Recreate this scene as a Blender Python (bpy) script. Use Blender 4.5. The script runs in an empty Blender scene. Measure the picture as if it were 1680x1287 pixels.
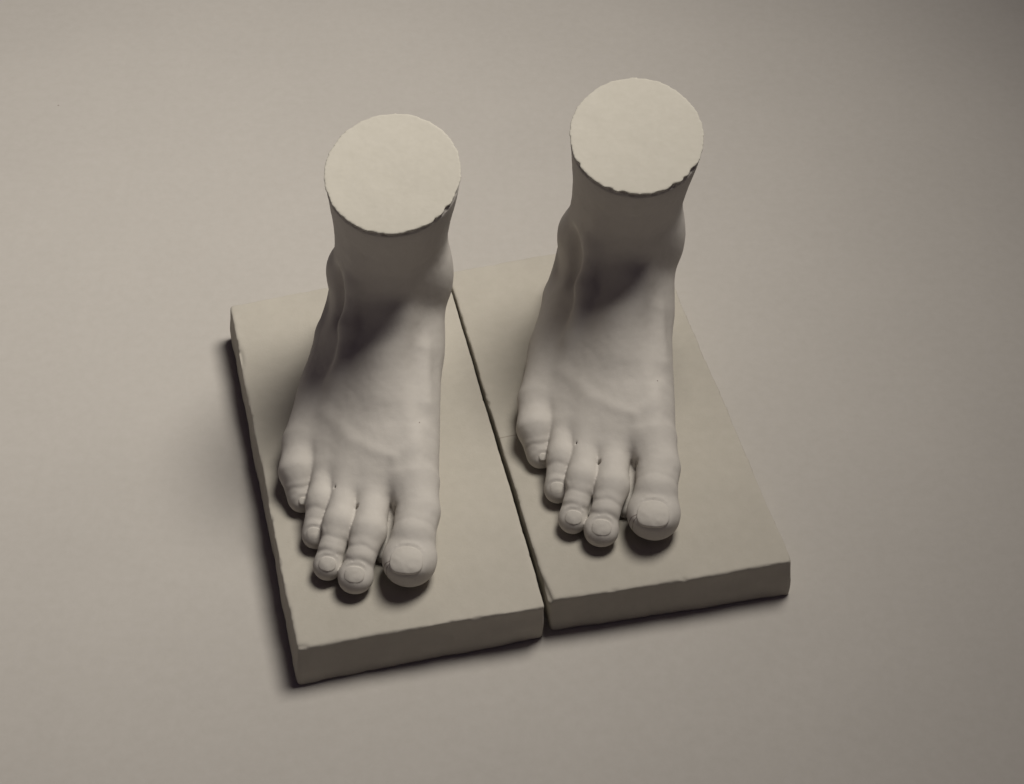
import bpy, math, random
import numpy as np

# ------------------------------------------------------------------ camera, light, exposure
scene = bpy.context.scene
C = scene.collection
F_PX, THETA, DIST, TX, TY, PSI = 3174.271, .8026, 1.3187, -.0208, .2066, .2232
cd = bpy.data.cameras.new('camera')
cam = bpy.data.objects.new('camera', cd); C.objects.link(cam)
cd.sensor_fit = 'HORIZONTAL'; cd.sensor_width = 36; cd.lens = F_PX / 1680 * 36
cd.clip_start = .05; cd.clip_end = 100
cam.location = (TX, TY - DIST * math.cos(THETA), DIST * math.sin(THETA))
cam.rotation_euler = (math.pi / 2 - THETA, 0, 0)
scene.camera = cam

world = bpy.data.worlds.new('World'); scene.world = world; world.use_nodes = True
bg = world.node_tree.nodes['Background']
bg.inputs[0].default_value = (.92, .70, 1, 1); bg.inputs[1].default_value = .03

def softbox(name, loc, aim, energy, size, col, spread):
    from mathutils import Vector
    l = bpy.data.lights.new(name, 'AREA'); o = bpy.data.objects.new(name, l); C.objects.link(o)
    l.shape = 'DISK'; l.size = size; l.energy = energy; l.color = col; l.spread = math.radians(spread)
    o.location = loc
    o.rotation_euler = (Vector(aim) - Vector(loc)).to_track_quat('-Z', 'Y').to_euler()
    return o
softbox('studio_softbox', (.31, .57, 1.42), (-.62, .26, 0), 7.2, .64, (1, .945, .86), 92)

vs = scene.view_settings
vs.view_transform = 'Standard'; vs.look = 'None'; vs.exposure = 0; vs.gamma = 1
vs.use_curve_mapping = False

# ------------------------------------------------------------------ materials
def material(name, base, dark, speck=.5, bump=.25, rough=.85, grime=.5, crack=None):
    m = bpy.data.materials.new(name); m.use_nodes = True
    nt = m.node_tree; N = nt.nodes; Lk = nt.links
    b = N['Principled BSDF']; b.inputs['Roughness'].default_value = rough
    b.inputs['Specular IOR Level'].default_value = .25
    tc = N.new('ShaderNodeTexCoord')
    def noise(scale, detail=6, rough=.6):
        n = N.new('ShaderNodeTexNoise'); n.inputs['Scale'].default_value = scale
        n.inputs['Detail'].default_value = detail; n.inputs['Roughness'].default_value = rough
        Lk.new(tc.outputs['Object'], n.inputs['Vector']); return n
    def ramp(src, p0, p1, c0=(0, 0, 0, 1), c1=(1, 1, 1, 1)):
        r = N.new('ShaderNodeValToRGB'); r.color_ramp.elements[0].position = p0; r.color_ramp.elements[1].position = p1
        r.color_ramp.elements[0].color = c0; r.color_ramp.elements[1].color = c1
        Lk.new(src, r.inputs[0]); return r
    def mix(fac, a, bcol, mode='MIX'):
        x = N.new('ShaderNodeMix'); x.data_type = 'RGBA'; x.blend_type = mode
        if isinstance(fac, float): x.inputs[0].default_value = fac
        else: Lk.new(fac, x.inputs[0])
        for i, v in ((6, a), (7, bcol)):
            if isinstance(v, tuple): x.inputs[i].default_value = v
            else: Lk.new(v, x.inputs[i])
        return x.outputs[2]
    big = ramp(noise(9, 5, .55).outputs[0], .35, .7)
    col = mix(big.outputs[0], tuple(c * (1 - .10 * grime) for c in base) + (1,), base + (1,))
    fine = ramp(noise(140, 4, .7).outputs[0], .3, .75)
    col = mix(fine.outputs[0], mix(1.0, col, (.94, .94, .93, 1), 'MULTIPLY'), col)
    # sparse specks and pits
    vo = N.new('ShaderNodeTexVoronoi'); vo.inputs['Scale'].default_value = 55
    Lk.new(tc.outputs['Object'], vo.inputs['Vector'])
    rsz = N.new('ShaderNodeMath'); rsz.operation = 'MULTIPLY_ADD'
    rad = N.new('ShaderNodeMath'); rad.operation = 'LESS_THAN'
    Lk.new(vo.outputs['Distance'], rad.inputs[0]); Lk.new(rsz.outputs[0], rad.inputs[1])
    sep = N.new('ShaderNodeSeparateColor'); Lk.new(vo.outputs['Color'], sep.inputs[0])
    Lk.new(sep.outputs[1], rsz.inputs[0]); rsz.inputs[1].default_value = .04; rsz.inputs[2].default_value = .012
    few = N.new('ShaderNodeMath'); few.operation = 'LESS_THAN'; Lk.new(sep.outputs[0], few.inputs[0]); few.inputs[1].default_value = .08 * speck
    both = N.new('ShaderNodeMath'); both.operation = 'MULTIPLY'; Lk.new(rad.outputs[0], both.inputs[0]); Lk.new(few.outputs[0], both.inputs[1])
    col = mix(both.outputs[0], col, dark + (1,))
    height = None
    if crack:
        for (p0, p1) in crack:      # hairline cracks: thin wandering lines across the slab's top
            nz = noise(60, 3); w = N.new('ShaderNodeVectorMath'); w.operation = 'MULTIPLY_ADD'
            Lk.new(nz.outputs['Color'], w.inputs[0]); w.inputs[1].default_value = (.004, .004, 0)
            Lk.new(tc.outputs['Object'], w.inputs[2])
            d = np.array(p1) - np.array(p0); L = float(np.hypot(*d)); d = d / L
            sub = N.new('ShaderNodeVectorMath'); sub.operation = 'SUBTRACT'; Lk.new(w.outputs[0], sub.inputs[0]); sub.inputs[1].default_value = (p0[0] + .002, p0[1] + .002, 0)
            def dot(v):
                q = N.new('ShaderNodeVectorMath'); q.operation = 'DOT_PRODUCT'; Lk.new(sub.outputs[0], q.inputs[0]); q.inputs[1].default_value = v; return q.outputs['Value']
            along, across = dot((d[0], d[1], 0)), dot((-d[1], d[0], 0))
            def m2(op, a, bb):
                q = N.new('ShaderNodeMath'); q.operation = op
                for i, v in enumerate((a, bb)):
                    if v is None: continue
                    if isinstance(v, float): q.inputs[i].default_value = v
                    else: Lk.new(v, q.inputs[i])
                return q.outputs[0]
            on = m2('MULTIPLY', m2('LESS_THAN', m2('ABSOLUTE', across, None), .0004), m2('MULTIPLY', m2('GREATER_THAN', along, 0.0), m2('LESS_THAN', along, L)))
            col = mix(m2('MULTIPLY', on, .8), col, dark + (1,))
    Lk.new(col, b.inputs['Base Color'])
    n1 = noise(420, 5, .65); n2 = noise(60, 5, .6)
    add = N.new('ShaderNodeMath'); add.operation = 'MULTIPLY_ADD'; Lk.new(n2.outputs[0], add.inputs[0]); add.inputs[1].default_value = 1.3; Lk.new(n1.outputs[0], add.inputs[2])
    sp = N.new('ShaderNodeMath'); sp.operation = 'SUBTRACT'; Lk.new(add.outputs[0], sp.inputs[0]); Lk.new(both.outputs[0], sp.inputs[1])
    bp = N.new('ShaderNodeBump'); bp.inputs['Strength'].default_value = bump; bp.inputs['Distance'].default_value = .0006
    Lk.new(sp.outputs[0], bp.inputs['Height']); Lk.new(bp.outputs[0], b.inputs['Normal'])
    return m
M_FOOT = material('plaster', (.60, .57, .53), (.26, .22, .2), speck=.2, bump=.17, crack=[((.0150, .0085), (.0212, .0066)), ((.0160, .0035), (.0205, .0060))])
M_CUT = material('sawn_plaster', (.55, .525, .465), (.3, .27, .23), speck=.5, bump=.10)
M_NAIL = material('plaster_nail', (.60, .57, .525), (.2, .17, .14), speck=.2, bump=.2)
M_SLAB_A = material('plaster_slab', (.52, .49, .43), (.3, .27, .23), speck=1.0, grime=1.3, bump=.2)
M_SLAB_B = material('plaster_slab_cracked', (.51, .48, .42), (.27, .24, .2), speck=1.0, grime=1.3, bump=.2, crack=[((-.0765, -.0138), (-.050, -.0143))])
M_GROUND = material('backdrop_paper', (.52, .495, .462), (.33, .29, .26), speck=.14, bump=.05, rough=.9, grime=.35)

# ------------------------------------------------------------------ implicit-surface modelling kit (millimetres)
rng = np.random.default_rng(7)
LAT = rng.random((32, 32, 32)).astype(np.float32) * 2 - 1
def vnoise(P, scale, off=0):
    """smooth value noise of points P (n,3), wavelength 'scale' mm"""
    q = P / scale + off * 7.31
    i = np.floor(q).astype(int); f = q - i; f = f * f * (3 - 2 * f)
    out = 0
    for dx in (0, 1):
        for dy in (0, 1):
            for dz in (0, 1):
                w = (f[:, 0] if dx else 1 - f[:, 0]) * (f[:, 1] if dy else 1 - f[:, 1]) * (f[:, 2] if dz else 1 - f[:, 2])
                out = out + w * LAT[(i[:, 0] + dx) % 32, (i[:, 1] + dy) % 32, (i[:, 2] + dz) % 32]
    return out

class Field:
    def __init__(s, lo, hi, h, fill=40.0):
        s.lo = np.array(lo, float); s.h = h
        s.n = np.ceil((np.array(hi) - s.lo) / h).astype(int) + 1
        s.ax = [np.float32(s.lo[k] + h * np.arange(s.n[k])) for k in range(3)]
        s.D = np.full(tuple(s.n), fill, np.float32)
    def box(s, lo, hi, pad):
        sl = []
        for k in range(3):
            a = int(np.clip(np.floor((lo[k] - pad - s.lo[k]) / s.h), 0, s.n[k])); b = int(np.clip(np.ceil((hi[k] + pad - s.lo[k]) / s.h) + 1, 0, s.n[k]))
            if b <= a: return None
            sl.append(slice(a, b))
        g = (s.ax[0][sl[0]][:, None, None], s.ax[1][sl[1]][None, :, None], s.ax[2][sl[2]][None, None, :])
        return tuple(sl), g
    def put(s, fn, lo, hi, k=0.0, sub=False, pad=None):
        r = s.box(lo, hi, (k + 4) if pad is None else pad)
        if r is None: return
        sl, g = r
        d = fn(*g); A = s.D[sl]
        if sub: s.D[sl] = -smin(-A, d, k)
        else: s.D[sl] = smin(A, d, k)

def smin(a, b, k):
    if k <= 0: return np.minimum(a, b)
    hh = np.maximum(k - np.abs(a - b), 0) / k
    return np.minimum(a, b) - hh * hh * hh * k / 6
def cone(a, ra, b, rb):
    a = np.array(a, float); b = np.array(b, float); ba = b - a; q = float(ba @ ba)
    def fn(X, Y, Z):
        x, y, z = X - a[0], Y - a[1], Z - a[2]
        t = np.clip((x * ba[0] + y * ba[1] + z * ba[2]) / q, 0, 1)
        return np.sqrt((x - t * ba[0]) ** 2 + (y - t * ba[1]) ** 2 + (z - t * ba[2]) ** 2) - (ra + (rb - ra) * t)
    r = max(ra, rb)
    return fn, np.minimum(a, b) - r, np.maximum(a, b) + r
def ell(c, r, ry=0, rx=0, rz=0):
    c = np.array(c, float); r = np.array(r, float)
    from mathutils import Euler
    R = np.array(Euler((math.radians(rx), math.radians(ry), math.radians(rz))).to_matrix()).T
    def fn(X, Y, Z):
        x, y, z = X - c[0], Y - c[1], Z - c[2]
        u = [R[i, 0] * x + R[i, 1] * y + R[i, 2] * z for i in range(3)]
        k0 = np.sqrt(sum((u[i] / r[i]) ** 2 for i in range(3))); k1 = np.sqrt(sum((u[i] / r[i] ** 2) ** 2 for i in range(3)))
        return k0 * (k0 - 1) / np.maximum(k1, 1e-6)
    m = r.max()
    return fn, c - m, c + m

def surface_nets(field):
    """numpy surface nets: vertices (mm) and quads of the zero level"""
    D = field.D; n = D.shape; h = field.h
    S = D < 0
    c = [D[i:n[0] - 1 + i, j:n[1] - 1 + j, k:n[2] - 1 + k] for i in (0, 1) for j in (0, 1) for k in (0, 1)]
    s = sum(x.astype(np.int8) for x in [S[i:n[0] - 1 + i, j:n[1] - 1 + j, k:n[2] - 1 + k] for i in (0, 1) for j in (0, 1) for k in (0, 1)])
    cells = np.argwhere((s > 0) & (s < 8)); ci = tuple(cells.T)
    idx = np.full((n[0] - 1, n[1] - 1, n[2] - 1), -1, np.int32); idx[ci] = np.arange(len(cells))
    V = [x[ci] for x in c]
    off = np.array([(i, j, k) for i in (0, 1) for j in (0, 1) for k in (0, 1)], float)
    acc = np.zeros((len(cells), 3)); cnt = np.zeros(len(cells))
    for a in range(8):
        for b in range(a + 1, 8):
            if np.abs(off[a] - off[b]).sum() != 1: continue
            cr = (V[a] < 0) != (V[b] < 0)
            t = np.where(cr, V[a] / np.where(cr, V[a] - V[b], 1), 0)
            p = off[a] + t[:, None] * (off[b] - off[a])
            acc += p * cr[:, None]; cnt += cr
    P = field.lo + h * (cells + acc / cnt[:, None])
    quads = []
    for ax in range(3):
        sl0 = [slice(None)] * 3; sl1 = [slice(None)] * 3
        sl0[ax] = slice(0, -1); sl1[ax] = slice(1, None)
        e = S[tuple(sl0)] != S[tuple(sl1)]
        u, v = [(1, 2), (2, 0), (0, 1)][ax]
        E = np.argwhere(e)
        E = E[(E[:, u] > 0) & (E[:, v] > 0) & (E[:, u] < n[u] - 1) & (E[:, v] < n[v] - 1)]
        ins = S[tuple(E.T)]
        du = np.zeros(3, int); du[u] = 1; dv = np.zeros(3, int); dv[v] = 1
        q = np.stack([idx[tuple((E - du - dv).T)], idx[tuple((E - dv).T)], idx[tuple(E.T)], idx[tuple((E - du).T)]], 1)
        q[~ins] = q[~ins][:, ::-1]
        quads.append(q)
    return P, np.concatenate(quads)

def relax(P, Q, it=2, f=.5):
    for _ in range(it):
        acc = np.zeros_like(P); cnt = np.zeros(len(P))
        for a, b in ((0, 1), (1, 2), (2, 3), (3, 0)):
            np.add.at(acc, Q[:, a], P[Q[:, b]]); np.add.at(acc, Q[:, b], P[Q[:, a]])
            np.add.at(cnt, Q[:, a], 1); np.add.at(cnt, Q[:, b], 1)
        P = P + f * (acc / np.maximum(cnt, 1)[:, None] - P)
    return P
def to_mesh(name, P, Q, origin=(0, 0, 0)):
    me = bpy.data.meshes.new(name)
    P = (P - np.array(origin)) * .001
    me.vertices.add(len(P)); me.vertices.foreach_set('co', P.astype(np.float32).ravel())
    me.loops.add(len(Q) * 4); me.loops.foreach_set('vertex_index', Q.astype(np.int32).ravel())
    me.polygons.add(len(Q)); me.polygons.foreach_set('loop_start', np.arange(0, len(Q) * 4, 4, dtype=np.int32))
    me.polygons.foreach_set('loop_total', np.full(len(Q), 4, np.int32))
    me.polygons.foreach_set('use_smooth', np.ones(len(Q), bool))
    me.update(calc_edges=True); me.validate()
    return me

# ------------------------------------------------------------------ the foot (x to the big-toe side, y to the heel, z up from the slab's top)
HZ = .8
foot = Field((-66, -16, -3), (78, 268, 192), HZ)
LEG = np.array([  # z, cx, cy, half width, front, back
    (-5, 4, 214, 29, 36, 38), (5, 4, 214, 32, 39, 42), (20, 5, 214, 34.5, 41, 43), (40, 8, 211, 35, 44, 44), (60, 12, 207, 35.5, 47, 43),
    (80, 15, 202, 36, 45, 41), (95, 17, 199, 35.5, 41, 41), (112, 18.5, 197, 35.3, 39, 41), (130, 20, 195, 36.5, 41, 43), (150, 21.5, 193, 39.5, 44, 45),
    (165, 22.0, 192, 41.3, 46, 46.5), (180, 22.6, 192, 43.2, 48, 48)], float)
from_z = np.linspace(-5, 195, 401)
LEGS = [np.interp(from_z, LEG[:, 0], LEG[:, k]) for k in range(1, 6)]
ker = np.ones(25) / 25
LEGS = [np.convolve(np.pad(v, 12, mode='edge'), ker, 'valid') for v in LEGS]
def leg(X, Y, Z, grow=0):
    cx, cy, a, bf, bb = [np.float32(np.interp(Z.ravel(), from_z, v))[None, None, :] for v in LEGS]
    a = a + grow; bf = bf + grow; bb = bb + grow
    y = Y - cy
    b = np.where(y < 0, bf, bb)
    back = np.clip(y / bb, 0, 1)
    wob = np.float32(np.clip((130 - np.abs(Z - 95) * 1.0) / 130, 0, 1))
    aa = a * (1 - .22 * back * back * np.clip(1 - np.abs(Z - 95) / 60, 0, 1))
    return (np.sqrt(((X - cx) / aa) ** 2 + (y / b) ** 2) - 1) * np.minimum(a, b)
foot.put(leg, (-60, 140, -5), (78, 266, 195), 0, pad=2)
def add(prim, k): foot.put(*prim, k=k)
# ankle bones
add(ell((-13, 206, 73), (12, 14, 20), rx=8), 10)
add(ell((41, 191, 86), (15.5, 18, 24)), 16)
# five rays of the forefoot and the arch of the instep
add(cone((24, 170, 44), 25, (30, 74, 20), 18.2), 16)
add(cone((32, 191, 68), 18.5, (27, 165, 48), 21), 18)
add(cone((15, 170, 56), 23, (9, 65, 17), 13.2), 18)
add(cone((6, 172, 48), 23, (-7, 70, 16.5), 13), 18)
add(cone((-4, 176, 36), 23, (-21, 88, 15.5), 13), 18)
add(cone((-13, 190, 24), 21, (-37, 110, 15.5), 14.5), 18)
add(ell((-30, 152, 13), (14, 26, 14)), 12)
add(cone((18, 158, 74), 14, (14, 120, 46), 13), 16)
# hollow of the arch, hollows before and behind the outer ankle bone
foot.put(*ell((48, 140, -2), (22, 42, 15)), k=10, sub=True)
foot.put(*ell((-17, 178, 78), (8, 8, 19), rx=-20), k=12, sub=True)
foot.put(*ell((-30, 228, 70), (11, 10, 26)), k=12, sub=True)
foot.put(*ell((52, 222, 78), (9, 10, 24)), k=12, sub=True)
foot.put(*ell((7, 145, 86), (24, 8, 13), ry=-25, rx=-35), k=14, sub=True)   # deep bend at the front of the ankle
# tendons
for pts, r, k in (
    ([(37, 146, 60), (38, 115, 45)], 3.4, 14),
    ([(4, 168, 125), (-3, 168, 98), (-9, 156, 72), (-15, 134, 45), (-20, 108, 22)], 4.5, 11),
    ([(-17, 214, 54), (-27, 190, 34), (-33, 160, 24)], 5, 9),
    ([(22, 128, 56), (34, 84, 36), (36, 52, 29)], 2.0, 12)):
    for a, b in zip(pts[:-1], pts[1:]): add(cone(a, r, b, r), k)

# toes: each its own chain, only blended softly into the foot
TOES = [
    dict(ch=[((32, 68, 20), 17.0), ((36, 48, 18.5), 12.8), ((33.5, 30, 17.5), 13.4)], tip=((31.6, 16, 15.0), (16.4, 17.2, 11.6)), pad=((31.6, 13.5, 11), (15.2, 15.6, 9)), cr=[(34, .5)], tuft=((30.6, 8, 18.5), (12.5, 10, 7.5))),
    dict(ch=[((8, 62, 18), 11), ((6.4, 33, 18.2), 10.2), ((2.4, 17, 14.2), 9.2)], tip=((-.6, 6.5, 10.0), (10.0, 10.8, 8.6)), pad=((-.8, 5.5, 8.2), (9.8, 9.8, 7.2)), cr=[(20, 1.0), (12.5, .9)]),
    dict(ch=[((-8, 70, 18), 10.5), ((-11.5, 40, 17), 9.6), ((-15.6, 25, 12.8), 8.2)], tip=((-17.8, 16.5, 8.8), (8.2, 9.6, 7.6)), pad=((-18, 15.5, 7.2), (8.2, 8.8, 6.6)), cr=[(29, .9), (21.5, 1.0)]),
    dict(ch=[((-21, 86, 16.5), 10.8), ((-23.5, 60, 14.8), 9.2), ((-26, 47.5, 10.8), 8.0)], tip=((-26.6, 40.5, 8.2), (7.6, 8.8, 7.0)), pad=((-26.8, 40, 6.8), (7.6, 8.4, 6.2)), cr=[(53, .7), (47, .8)]),
    dict(ch=[((-37, 108, 15), 14.2), ((-39.5, 86, 14), 12.0), ((-38.5, 77, 10.5), 9.8)], tip=((-37.2, 69.5, 7.6), (8.0, 8.2, 7)), pad=((-37, 69, 6), (7.4, 7.6, 5.6)), cr=[(73.5, 1.0)]),
]
toes = Field((-66, -16, -3), (78, 118, 60), HZ)
assert np.allclose(toes.lo, foot.lo)
for T in TOES:
    one = Field((-66, -16, -3), (78, 118, 60), HZ)
    for (a, ra), (b, rb) in zip(T['ch'][:-1], T['ch'][1:]): one.put(*cone(a, ra, b, rb), k=7)
    one.put(*ell(*T['tip']), k=7); one.put(*ell(*T['pad']), k=6)
    cl = [np.array(p) for p, _ in T['ch']] + [np.array(T['tip'][0])]
    for yc, dep in T['cr']:                       # wrinkles across the joints
        for a, b in zip(cl[:-1], cl[1:]):
            if b[1] <= yc <= a[1]:
                t = (a[1] - yc) / (a[1] - b[1]); p = a + (b - a) * t; dv = (b - a) / np.linalg.norm(b - a)
                XX, YY, ZZ = one.ax[0][:, None, None], one.ax[1][None, :, None], one.ax[2][None, None, :]
                s_ = (XX - p[0]) * dv[0] + (YY - p[1]) * dv[1] + (ZZ - p[2]) * dv[2] + .5 * np.sin((XX - p[0]) * .55 + yc)
                one.D += np.float32(dep * .34) * np.exp(-(s_ / 1.1) ** 2) * np.clip((ZZ - p[2]) / 4, 0, 1)
                one.D -= np.float32(dep * .2) * np.exp(-((s_ + 3.0) / 2.2) ** 2) * np.clip((ZZ - p[2]) / 4, 0, 1)
    if 'tuft' in T: one.put(*ell(*T['tuft']), k=6)
    toes.D = smin(toes.D, one.D, .8)
for a, ra, b, rb in (((20, 52, 11), 6, (15.2, 27, 3), 5), ((-1, 49, 16), 3, (-8.4, 20, 7.5), 2.2), ((-15, 63, 15), 3, (-21.5, 38, 7), 2.2), ((-30, 88, 13), 3, (-32, 62, 6), 2)):
    toes.put(*cone(a, ra, b, rb), k=1.2)          # plaster left in the clefts between the toes
sl = tuple(slice(0, k) for k in toes.n)
foot.D[sl] = smin(foot.D[sl], toes.D, 4.5)
foot.D = np.maximum(foot.D, -foot.ax[2][None, None, :] - 1.2)

# toenails: curved plates let into the toe tips
def frame(pitch, yaw):
    p, y = math.radians(pitch), math.radians(yaw)
    v = np.array([math.sin(y) * math.cos(p), -math.cos(y) * math.cos(p), -math.sin(p)])      # towards the toe's tip
    u = np.array([math.cos(y), math.sin(y), 0]); n = np.cross(v, u)
    if n[2] < 0: n = -n
    return u, v, n
NAILS = [((30.2, 5.4, 26.4), 19, -4, 9.8, 8.8, .35, .7), ((-1, 1.0, 17.3), 42, -8, 6.0, 5.0, .4, .45), ((-17.8, 11.1, 14.9), 44, -10, 5.2, 4.4, .4, .45),
         ((-27.2, 35.7, 14.0), 44, -6, 4.6, 3.8, .4, .4), ((-35.6, 63.4, 12.2), 45, 8, 2.8, 2.5, .8, .5)]
def sample(field, X, Y, Z):
    q = [(g - field.lo[k]) / field.h for k, g in enumerate(np.broadcast_arrays(X, Y, Z))]
    i0 = [np.clip(np.floor(v).astype(int), 0, field.n[k] - 2) for k, v in enumerate(q)]
    f = [v - i for v, i in zip(q, i0)]; out = 0
    for dx in (0, 1):
        for dy in (0, 1):
            for dz in (0, 1):
                out = out + (f[0] if dx else 1 - f[0]) * (f[1] if dy else 1 - f[1]) * (f[2] if dz else 1 - f[2]) * field.D[i0[0] + dx, i0[1] + dy, i0[2] + dz]
    return out
nail_mesh = []
for c, pitch, yaw, a, b, lift, step in NAILS:
    U, V, Nn = frame(pitch, yaw); c = np.array(c)
    def local(X, Y, Z):
        x, y, z = X - c[0], Y - c[1], Z - c[2]
        return [x * w[0] + y * w[1] + z * w[2] for w in (U, V, Nn)]
    def outline(u, v): return ((np.abs(u / (a * (1 + .07 * v / b))) ** 2.6 + np.abs(v / b) ** 2.6 + 1e-9) ** (1 / 2.6) - 1) * min(a, b)
    nf = Field(c - max(a, b) - 6, c + max(a, b) + 6, .4)
    X, Y, Z = nf.ax[0][:, None, None], nf.ax[1][None, :, None], nf.ax[2][None, None, :]
    u, v, n = local(X, Y, Z)
    base = sample(foot, X, Y, Z) + .0 * n
    flat = n + u * u / (2 * a * 1.9) + v * v / (6 * b)                    # the plate is flatter than the toe under it
    off = lift + step * np.clip(v / b, -1, 1)
    d = -smin(-(.6 * (base - off) + .4 * (flat - off * .5)), -outline(u, v), .5)
    nf.D = np.maximum(np.maximum(d, -(base + 1.6)), -n - 5).astype(np.float32)
    r = foot.box(c - max(a, b) - 3, c + max(a, b) + 3, 0); sl_, (X, Y, Z) = r
    u, v, n = local(X, Y, Z); o = outline(u, v)
    ring = np.exp(-((o - .5) / .8) ** 2) * np.clip(.9 - v / b, .1, 1) * (n > -4)
    fold = np.exp(-((o - 2.2) / 1.4) ** 2) * np.clip(-v / b, 0, 1) * (n > -4)
    foot.D[sl_] += (.38 * ring - .45 * fold * min(1, a / 6)).astype(np.float32)
    P, Q = surface_nets(nf)
    P = relax(P, Q, 3); P = P + .16 * vnoise(P, 3.0, 3)[:, None] * Nn
    nail_mesh.append((tuple(c), to_mesh('toenail', P, Q, c)))

# surface veins and creases, as bumps that follow lines seen from above
def line_bump(pts, w, amp, zmin, zmax=75):
    pts = np.array(pts, float); lo = pts.min(0) - 3 * w; hi = pts.max(0) + 3 * w
    r = foot.box((*lo, zmin), (*hi, zmax), 0); sl, (X, Y, Z) = r
    best = np.full((X.shape[0], Y.shape[1], 1), 1e9, np.float32)
    for a, b in zip(pts[:-1], pts[1:]):
        ba = b - a; t = np.clip(((X - a[0]) * ba[0] + (Y - a[1]) * ba[1]) / (ba @ ba), 0, 1)
        best = np.minimum(best, np.hypot(X - a[0] - t * ba[0], Y - a[1] - t * ba[1]))
    foot.D[sl] -= amp * np.exp(-(best / w) ** 2) * np.clip((Z - zmin) / 4, 0, 1)
line_bump([(-25, 115), (-7.4, 90.4), (6.7, 81), (20.8, 74.7), (31.6, 81), (40, 96)], 3.8, .6, 20)
line_bump([(20.8, 74.7), (22, 62), (22, 54)], 3, .3, 18)
for wx, wy, wz in ((-.9, 49.3, 20), (-14.6, 63.8, 19), (-30.3, 90.2, 16), (22.5, 50, 18)):
    foot.put(*ell((wx, wy - 1, wz + 2), (1.1, 1.8, 5)), k=1.5, sub=True)

# the sawn stump: inclined cut, small overhanging lip with chips
ca = math.radians(11); CN = np.array([0, -math.sin(ca), math.cos(ca)]); CP = np.array([22, 192, 165.0])
def cut_plane(X, Y, Z): return CN[1] * (Y - CP[1]) + CN[2] * (Z - CP[2])
r = foot.box((-66, 100, 135), (78, 268, 192), 0); slc, (X, Y, Z) = r
foot.D[slc] = np.maximum(foot.D[slc], cut_plane(X, Y, Z) + .8)
ang = np.arctan2(Y - 192, X - 22)
rag = np.zeros_like(ang)
for f_, a_ in ((7, .18), (13, .2), (23, .2), (41, .22), (67, .2)): rag = rag + a_ * np.sin(f_ * ang + f_ * 1.7)
groove = np.maximum(np.abs(cut_plane(X, Y, Z) + 1.7) - 1.0, -(leg(X, Y, Z) + 1.0 + .8 * rag))
foot.D[slc] = -smin(-foot.D[slc], groove, .5)
P, Q = surface_nets(foot)
P = relax(P, Q, 3, .5)
up = np.clip((P[:, 2] - 2) / 8, 0, 1)[:, None]
P = P + np.stack([vnoise(P, 16, 1), vnoise(P, 16, 2), vnoise(P, 16, 3)], 1) * .2 * up + np.stack([vnoise(P, 4, 4), vnoise(P, 4, 5), vnoise(P, 4, 6)], 1) * .10 * up
foot_me = to_mesh('foot', P, Q)

def cut_face_mesh(seed):
    f = Field((-30, 130, 138), (76, 256, 190), .7)
    X, Y, Z = f.ax[0][:, None, None], f.ax[1][None, :, None], f.ax[2][None, None, :]
    an = np.arctan2(Y - 192, X - 22); rg = np.zeros_like(an); rr = np.random.default_rng(seed)
    for k in (3, 5, 8, 13, 19, 27, 38): rg = rg + rr.uniform(.05, .14) * np.sin(k * an + rr.uniform(0, 6.28))
    chip = np.zeros_like(an)
    for _ in range(16):
        a0 = rr.uniform(-2.9, -.25); w = rr.uniform(.015, .09); chip = chip + rr.uniform(.1, 1.0) ** 2 * 1.1 * np.exp(-((an - a0) / w) ** 2)
    f.D = np.maximum(leg(X, Y, Z) - .35 - rg + chip, np.abs(cut_plane(X, Y, Z)) - .85)
    P, Q = surface_nets(f); P = relax(P, Q, 2, .4)
    P = P + CN * (.18 * vnoise(P, 14, seed) + .05 * vnoise(P, 2.5, seed + 1))[:, None]
    return to_mesh('cut_face', P, Q)

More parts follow.
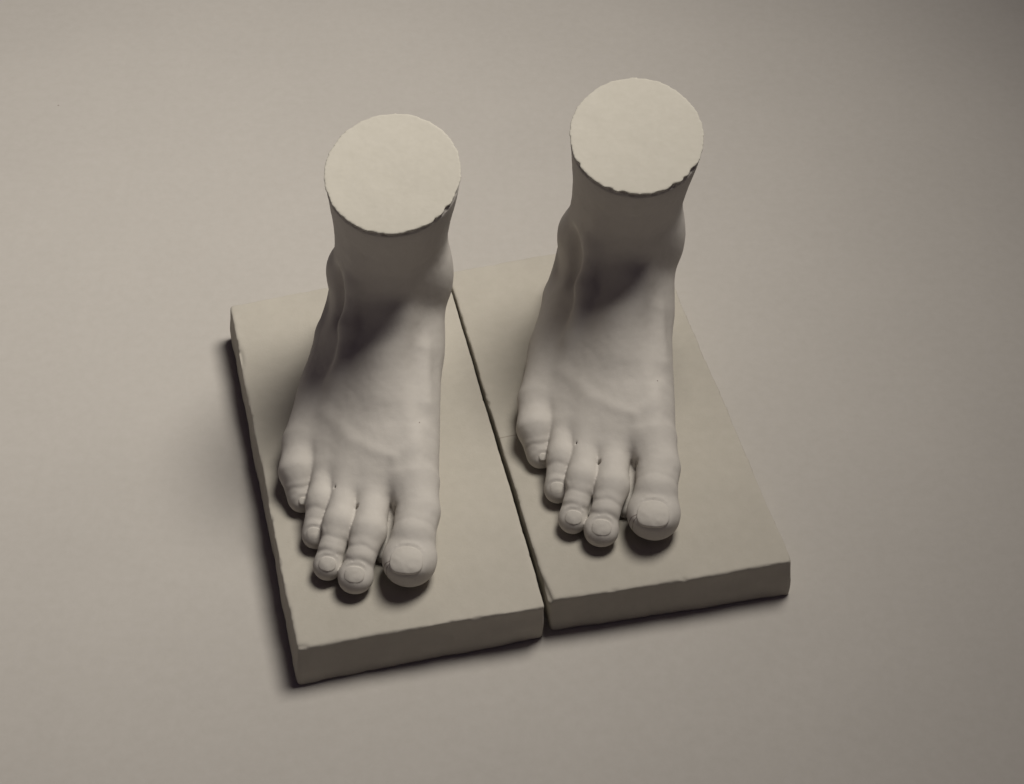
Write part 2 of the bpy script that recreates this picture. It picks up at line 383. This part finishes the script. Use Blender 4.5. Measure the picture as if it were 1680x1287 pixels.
# ------------------------------------------------------------------ the slabs (slab frame: x along the front edge, y back)
def slab_mesh(quad, h, seed, chips, draft, calm, soft=.9):
    q = np.array(quad, float)                     # front-left, front-right, back-right, back-left
    f = Field((q[:, 0].min() - 9, q[:, 1].min() - 10, -3), (q[:, 0].max() + 6, q[:, 1].max() + 6, h + 5), .95)
    X, Y, Z = f.ax[0][:, None, None], f.ax[1][None, :, None], f.ax[2][None, None, :]
    sides = []
    for i in range(4):
        a, b = q[i], q[(i + 1) % 4]; d = (b - a) / np.linalg.norm(b - a); nrm = np.array([d[1], -d[0]])
        along = (X - a[0]) * d[0] + (Y - a[1]) * d[1]
        wav = 0
        rr = np.random.default_rng(seed * 10 + i)
        for wl, am in ((150, .5), (60, .35), (23, .22), (9, .14), (5, .1)): wav = wav + am * np.sin(along / wl * 6.283 + rr.uniform(0, 6.28) + Z * rr.uniform(-.1, .1))
        # face slightly undercut towards the bottom
        sides.append((X - a[0]) * nrm[0] + (Y - a[1]) * nrm[1] + wav * (.35 if i == calm else .6) + (draft[i] if i else draft[0][0] + (draft[0][1] - draft[0][0]) * np.clip(along / np.linalg.norm(b - a), 0, 1)) * (h - Z) - (0 if i == calm else .7) * np.exp(-((Z - h * .35) / 9) ** 2))
    top = Z - h + .5 * np.sin(X / 47 + seed) * np.sin(Y / 61 + seed * 2) * .6
    d = -smin(-smin_max(sides[0], sides[2]), -smin_max(sides[1], sides[3]), 3.5)
    d = -smin(-d, -top, soft)
    f.D = np.maximum(d, -Z).astype(np.float32)
    for c, r, rz in chips: f.put(*ell(c, r, rz=rz), k=.8, sub=True)
    rr = np.random.default_rng(seed + 50)
    for i in range(4):                            # nibbled arrises
        a, b = q[i], q[(i + 1) % 4]; L = np.linalg.norm(b - a)
        for _ in range(int(L / 7)):
            p = a + (b - a) * rr.random(); s = rr.uniform(.4, 1.0) ** 3 * (1.6 if i == 0 else 1.2)
            dirz = math.degrees(math.atan2(*(b - a)[::-1]))
            f.put(*ell((p[0], p[1], h + rr.uniform(-.3, 1.0)), (s * rr.uniform(1.5, 4), s, s), rz=dirz), k=.25, sub=True)
    P, Q = surface_nets(f); P = relax(P, Q, 2, .45)
    amp = np.where(P[:, 2] > h - 1.5, .10, .30)
    P = P + np.stack([vnoise(P, 11, seed + 1), vnoise(P, 11, seed + 2), vnoise(P, 25, seed + 3) * .6], 1) * amp[:, None] * (P[:, 2] > .4)[:, None]
    return to_mesh('base_slab', P, Q)
def smin_max(a, b): return np.maximum(a, b)

# ------------------------------------------------------------------ objects
def obj(name, me, mat, parent=None, loc=(0, 0, 0), rz=0):
    if not me.materials: me.materials.append(mat)
    o = bpy.data.objects.new(name, me); C.objects.link(o)
    o.location = loc; o.rotation_euler = (0, 0, rz); o.parent = parent
    return o
SH = .0302
cs, sn = math.cos(PSI), math.sin(PSI)
def cast(label, foot_world, quad, chips, seed, slab_mat, draft, calm, turn=0):
    ctr = np.array(quad).mean(0)
    root = bpy.data.objects.new('plaster_foot_cast', None); C.objects.link(root)
    x, y = ctr[0] * .001, ctr[1] * .001
    root.location = (cs * x - sn * y, sn * x + cs * y, 0); root.rotation_euler = (0, 0, PSI)
    root.empty_display_size = .05
    root['label'] = label; root['category'] = 'foot sculpture'; root['group'] = 'pair of plaster foot casts'
    me = slab_mesh(np.array(quad) - ctr, SH * 1000, seed, [((c[0] - ctr[0], c[1] - ctr[1], c[2]), r, rz) for c, r, rz in chips], draft, calm)
    obj('base_slab', me, slab_mat, root)
    dx, dy = foot_world[0] - root.location[0], foot_world[1] - root.location[1]
    f = obj('foot', foot_me, M_FOOT, root, (cs * dx + sn * dy, -sn * dx + cs * dy, SH), -PSI + math.radians(turn))
    for c, m in nail_mesh: obj('toenail', m, M_NAIL, f, (c[0] * .001, c[1] * .001, c[2] * .001))
    obj('cut_face', cut_face_mesh(seed), M_CUT, f)
    return root

g = bpy.data.meshes.new('ground')
g.from_pydata([(-6, -4, 0), (6, -4, 0), (6, 8, 0), (-6, 8, 0)], [], [(0, 1, 2, 3)])
go = obj('ground', g, M_GROUND); go['kind'] = 'structure'

cast('plaster foot on the slab whose long outer side casts a dark shadow', (-.1136, .0090),
     [(-150, 2.4), (-.9, -.3), (-.3, 310), (-152.5, 301.5)],
     [((-149, 3, 31), (6, 2, 2.5), 0), ((-100, 1, 31), (14, 2, 1.3), 0), ((-151, 250, 31), (1.6, 14, 2), 0)], 1, M_SLAB_A, ((-.17, .0), .03, .03, -.075), 1, .5)
cast('plaster foot on the slab with chipped corner beside the seam and a hairline crack', (.03445, .04532),
     [(2.4, 3.5), (153.5, 0), (152, 307), (.8, 302)],
     [((1.8, 14, 31), (2.6, 26, 4), 6), ((1.5, 34, 31.5), (2.0, 12, 2.5), -4), ((3, 4, 31), (3.4, 2.6, 2.2), 20), ((70, 2.5, 31), (5, 1.6, 1.5), 0)], 2, M_SLAB_B, ((-.02, -.08), .0, .03, .03), 3)
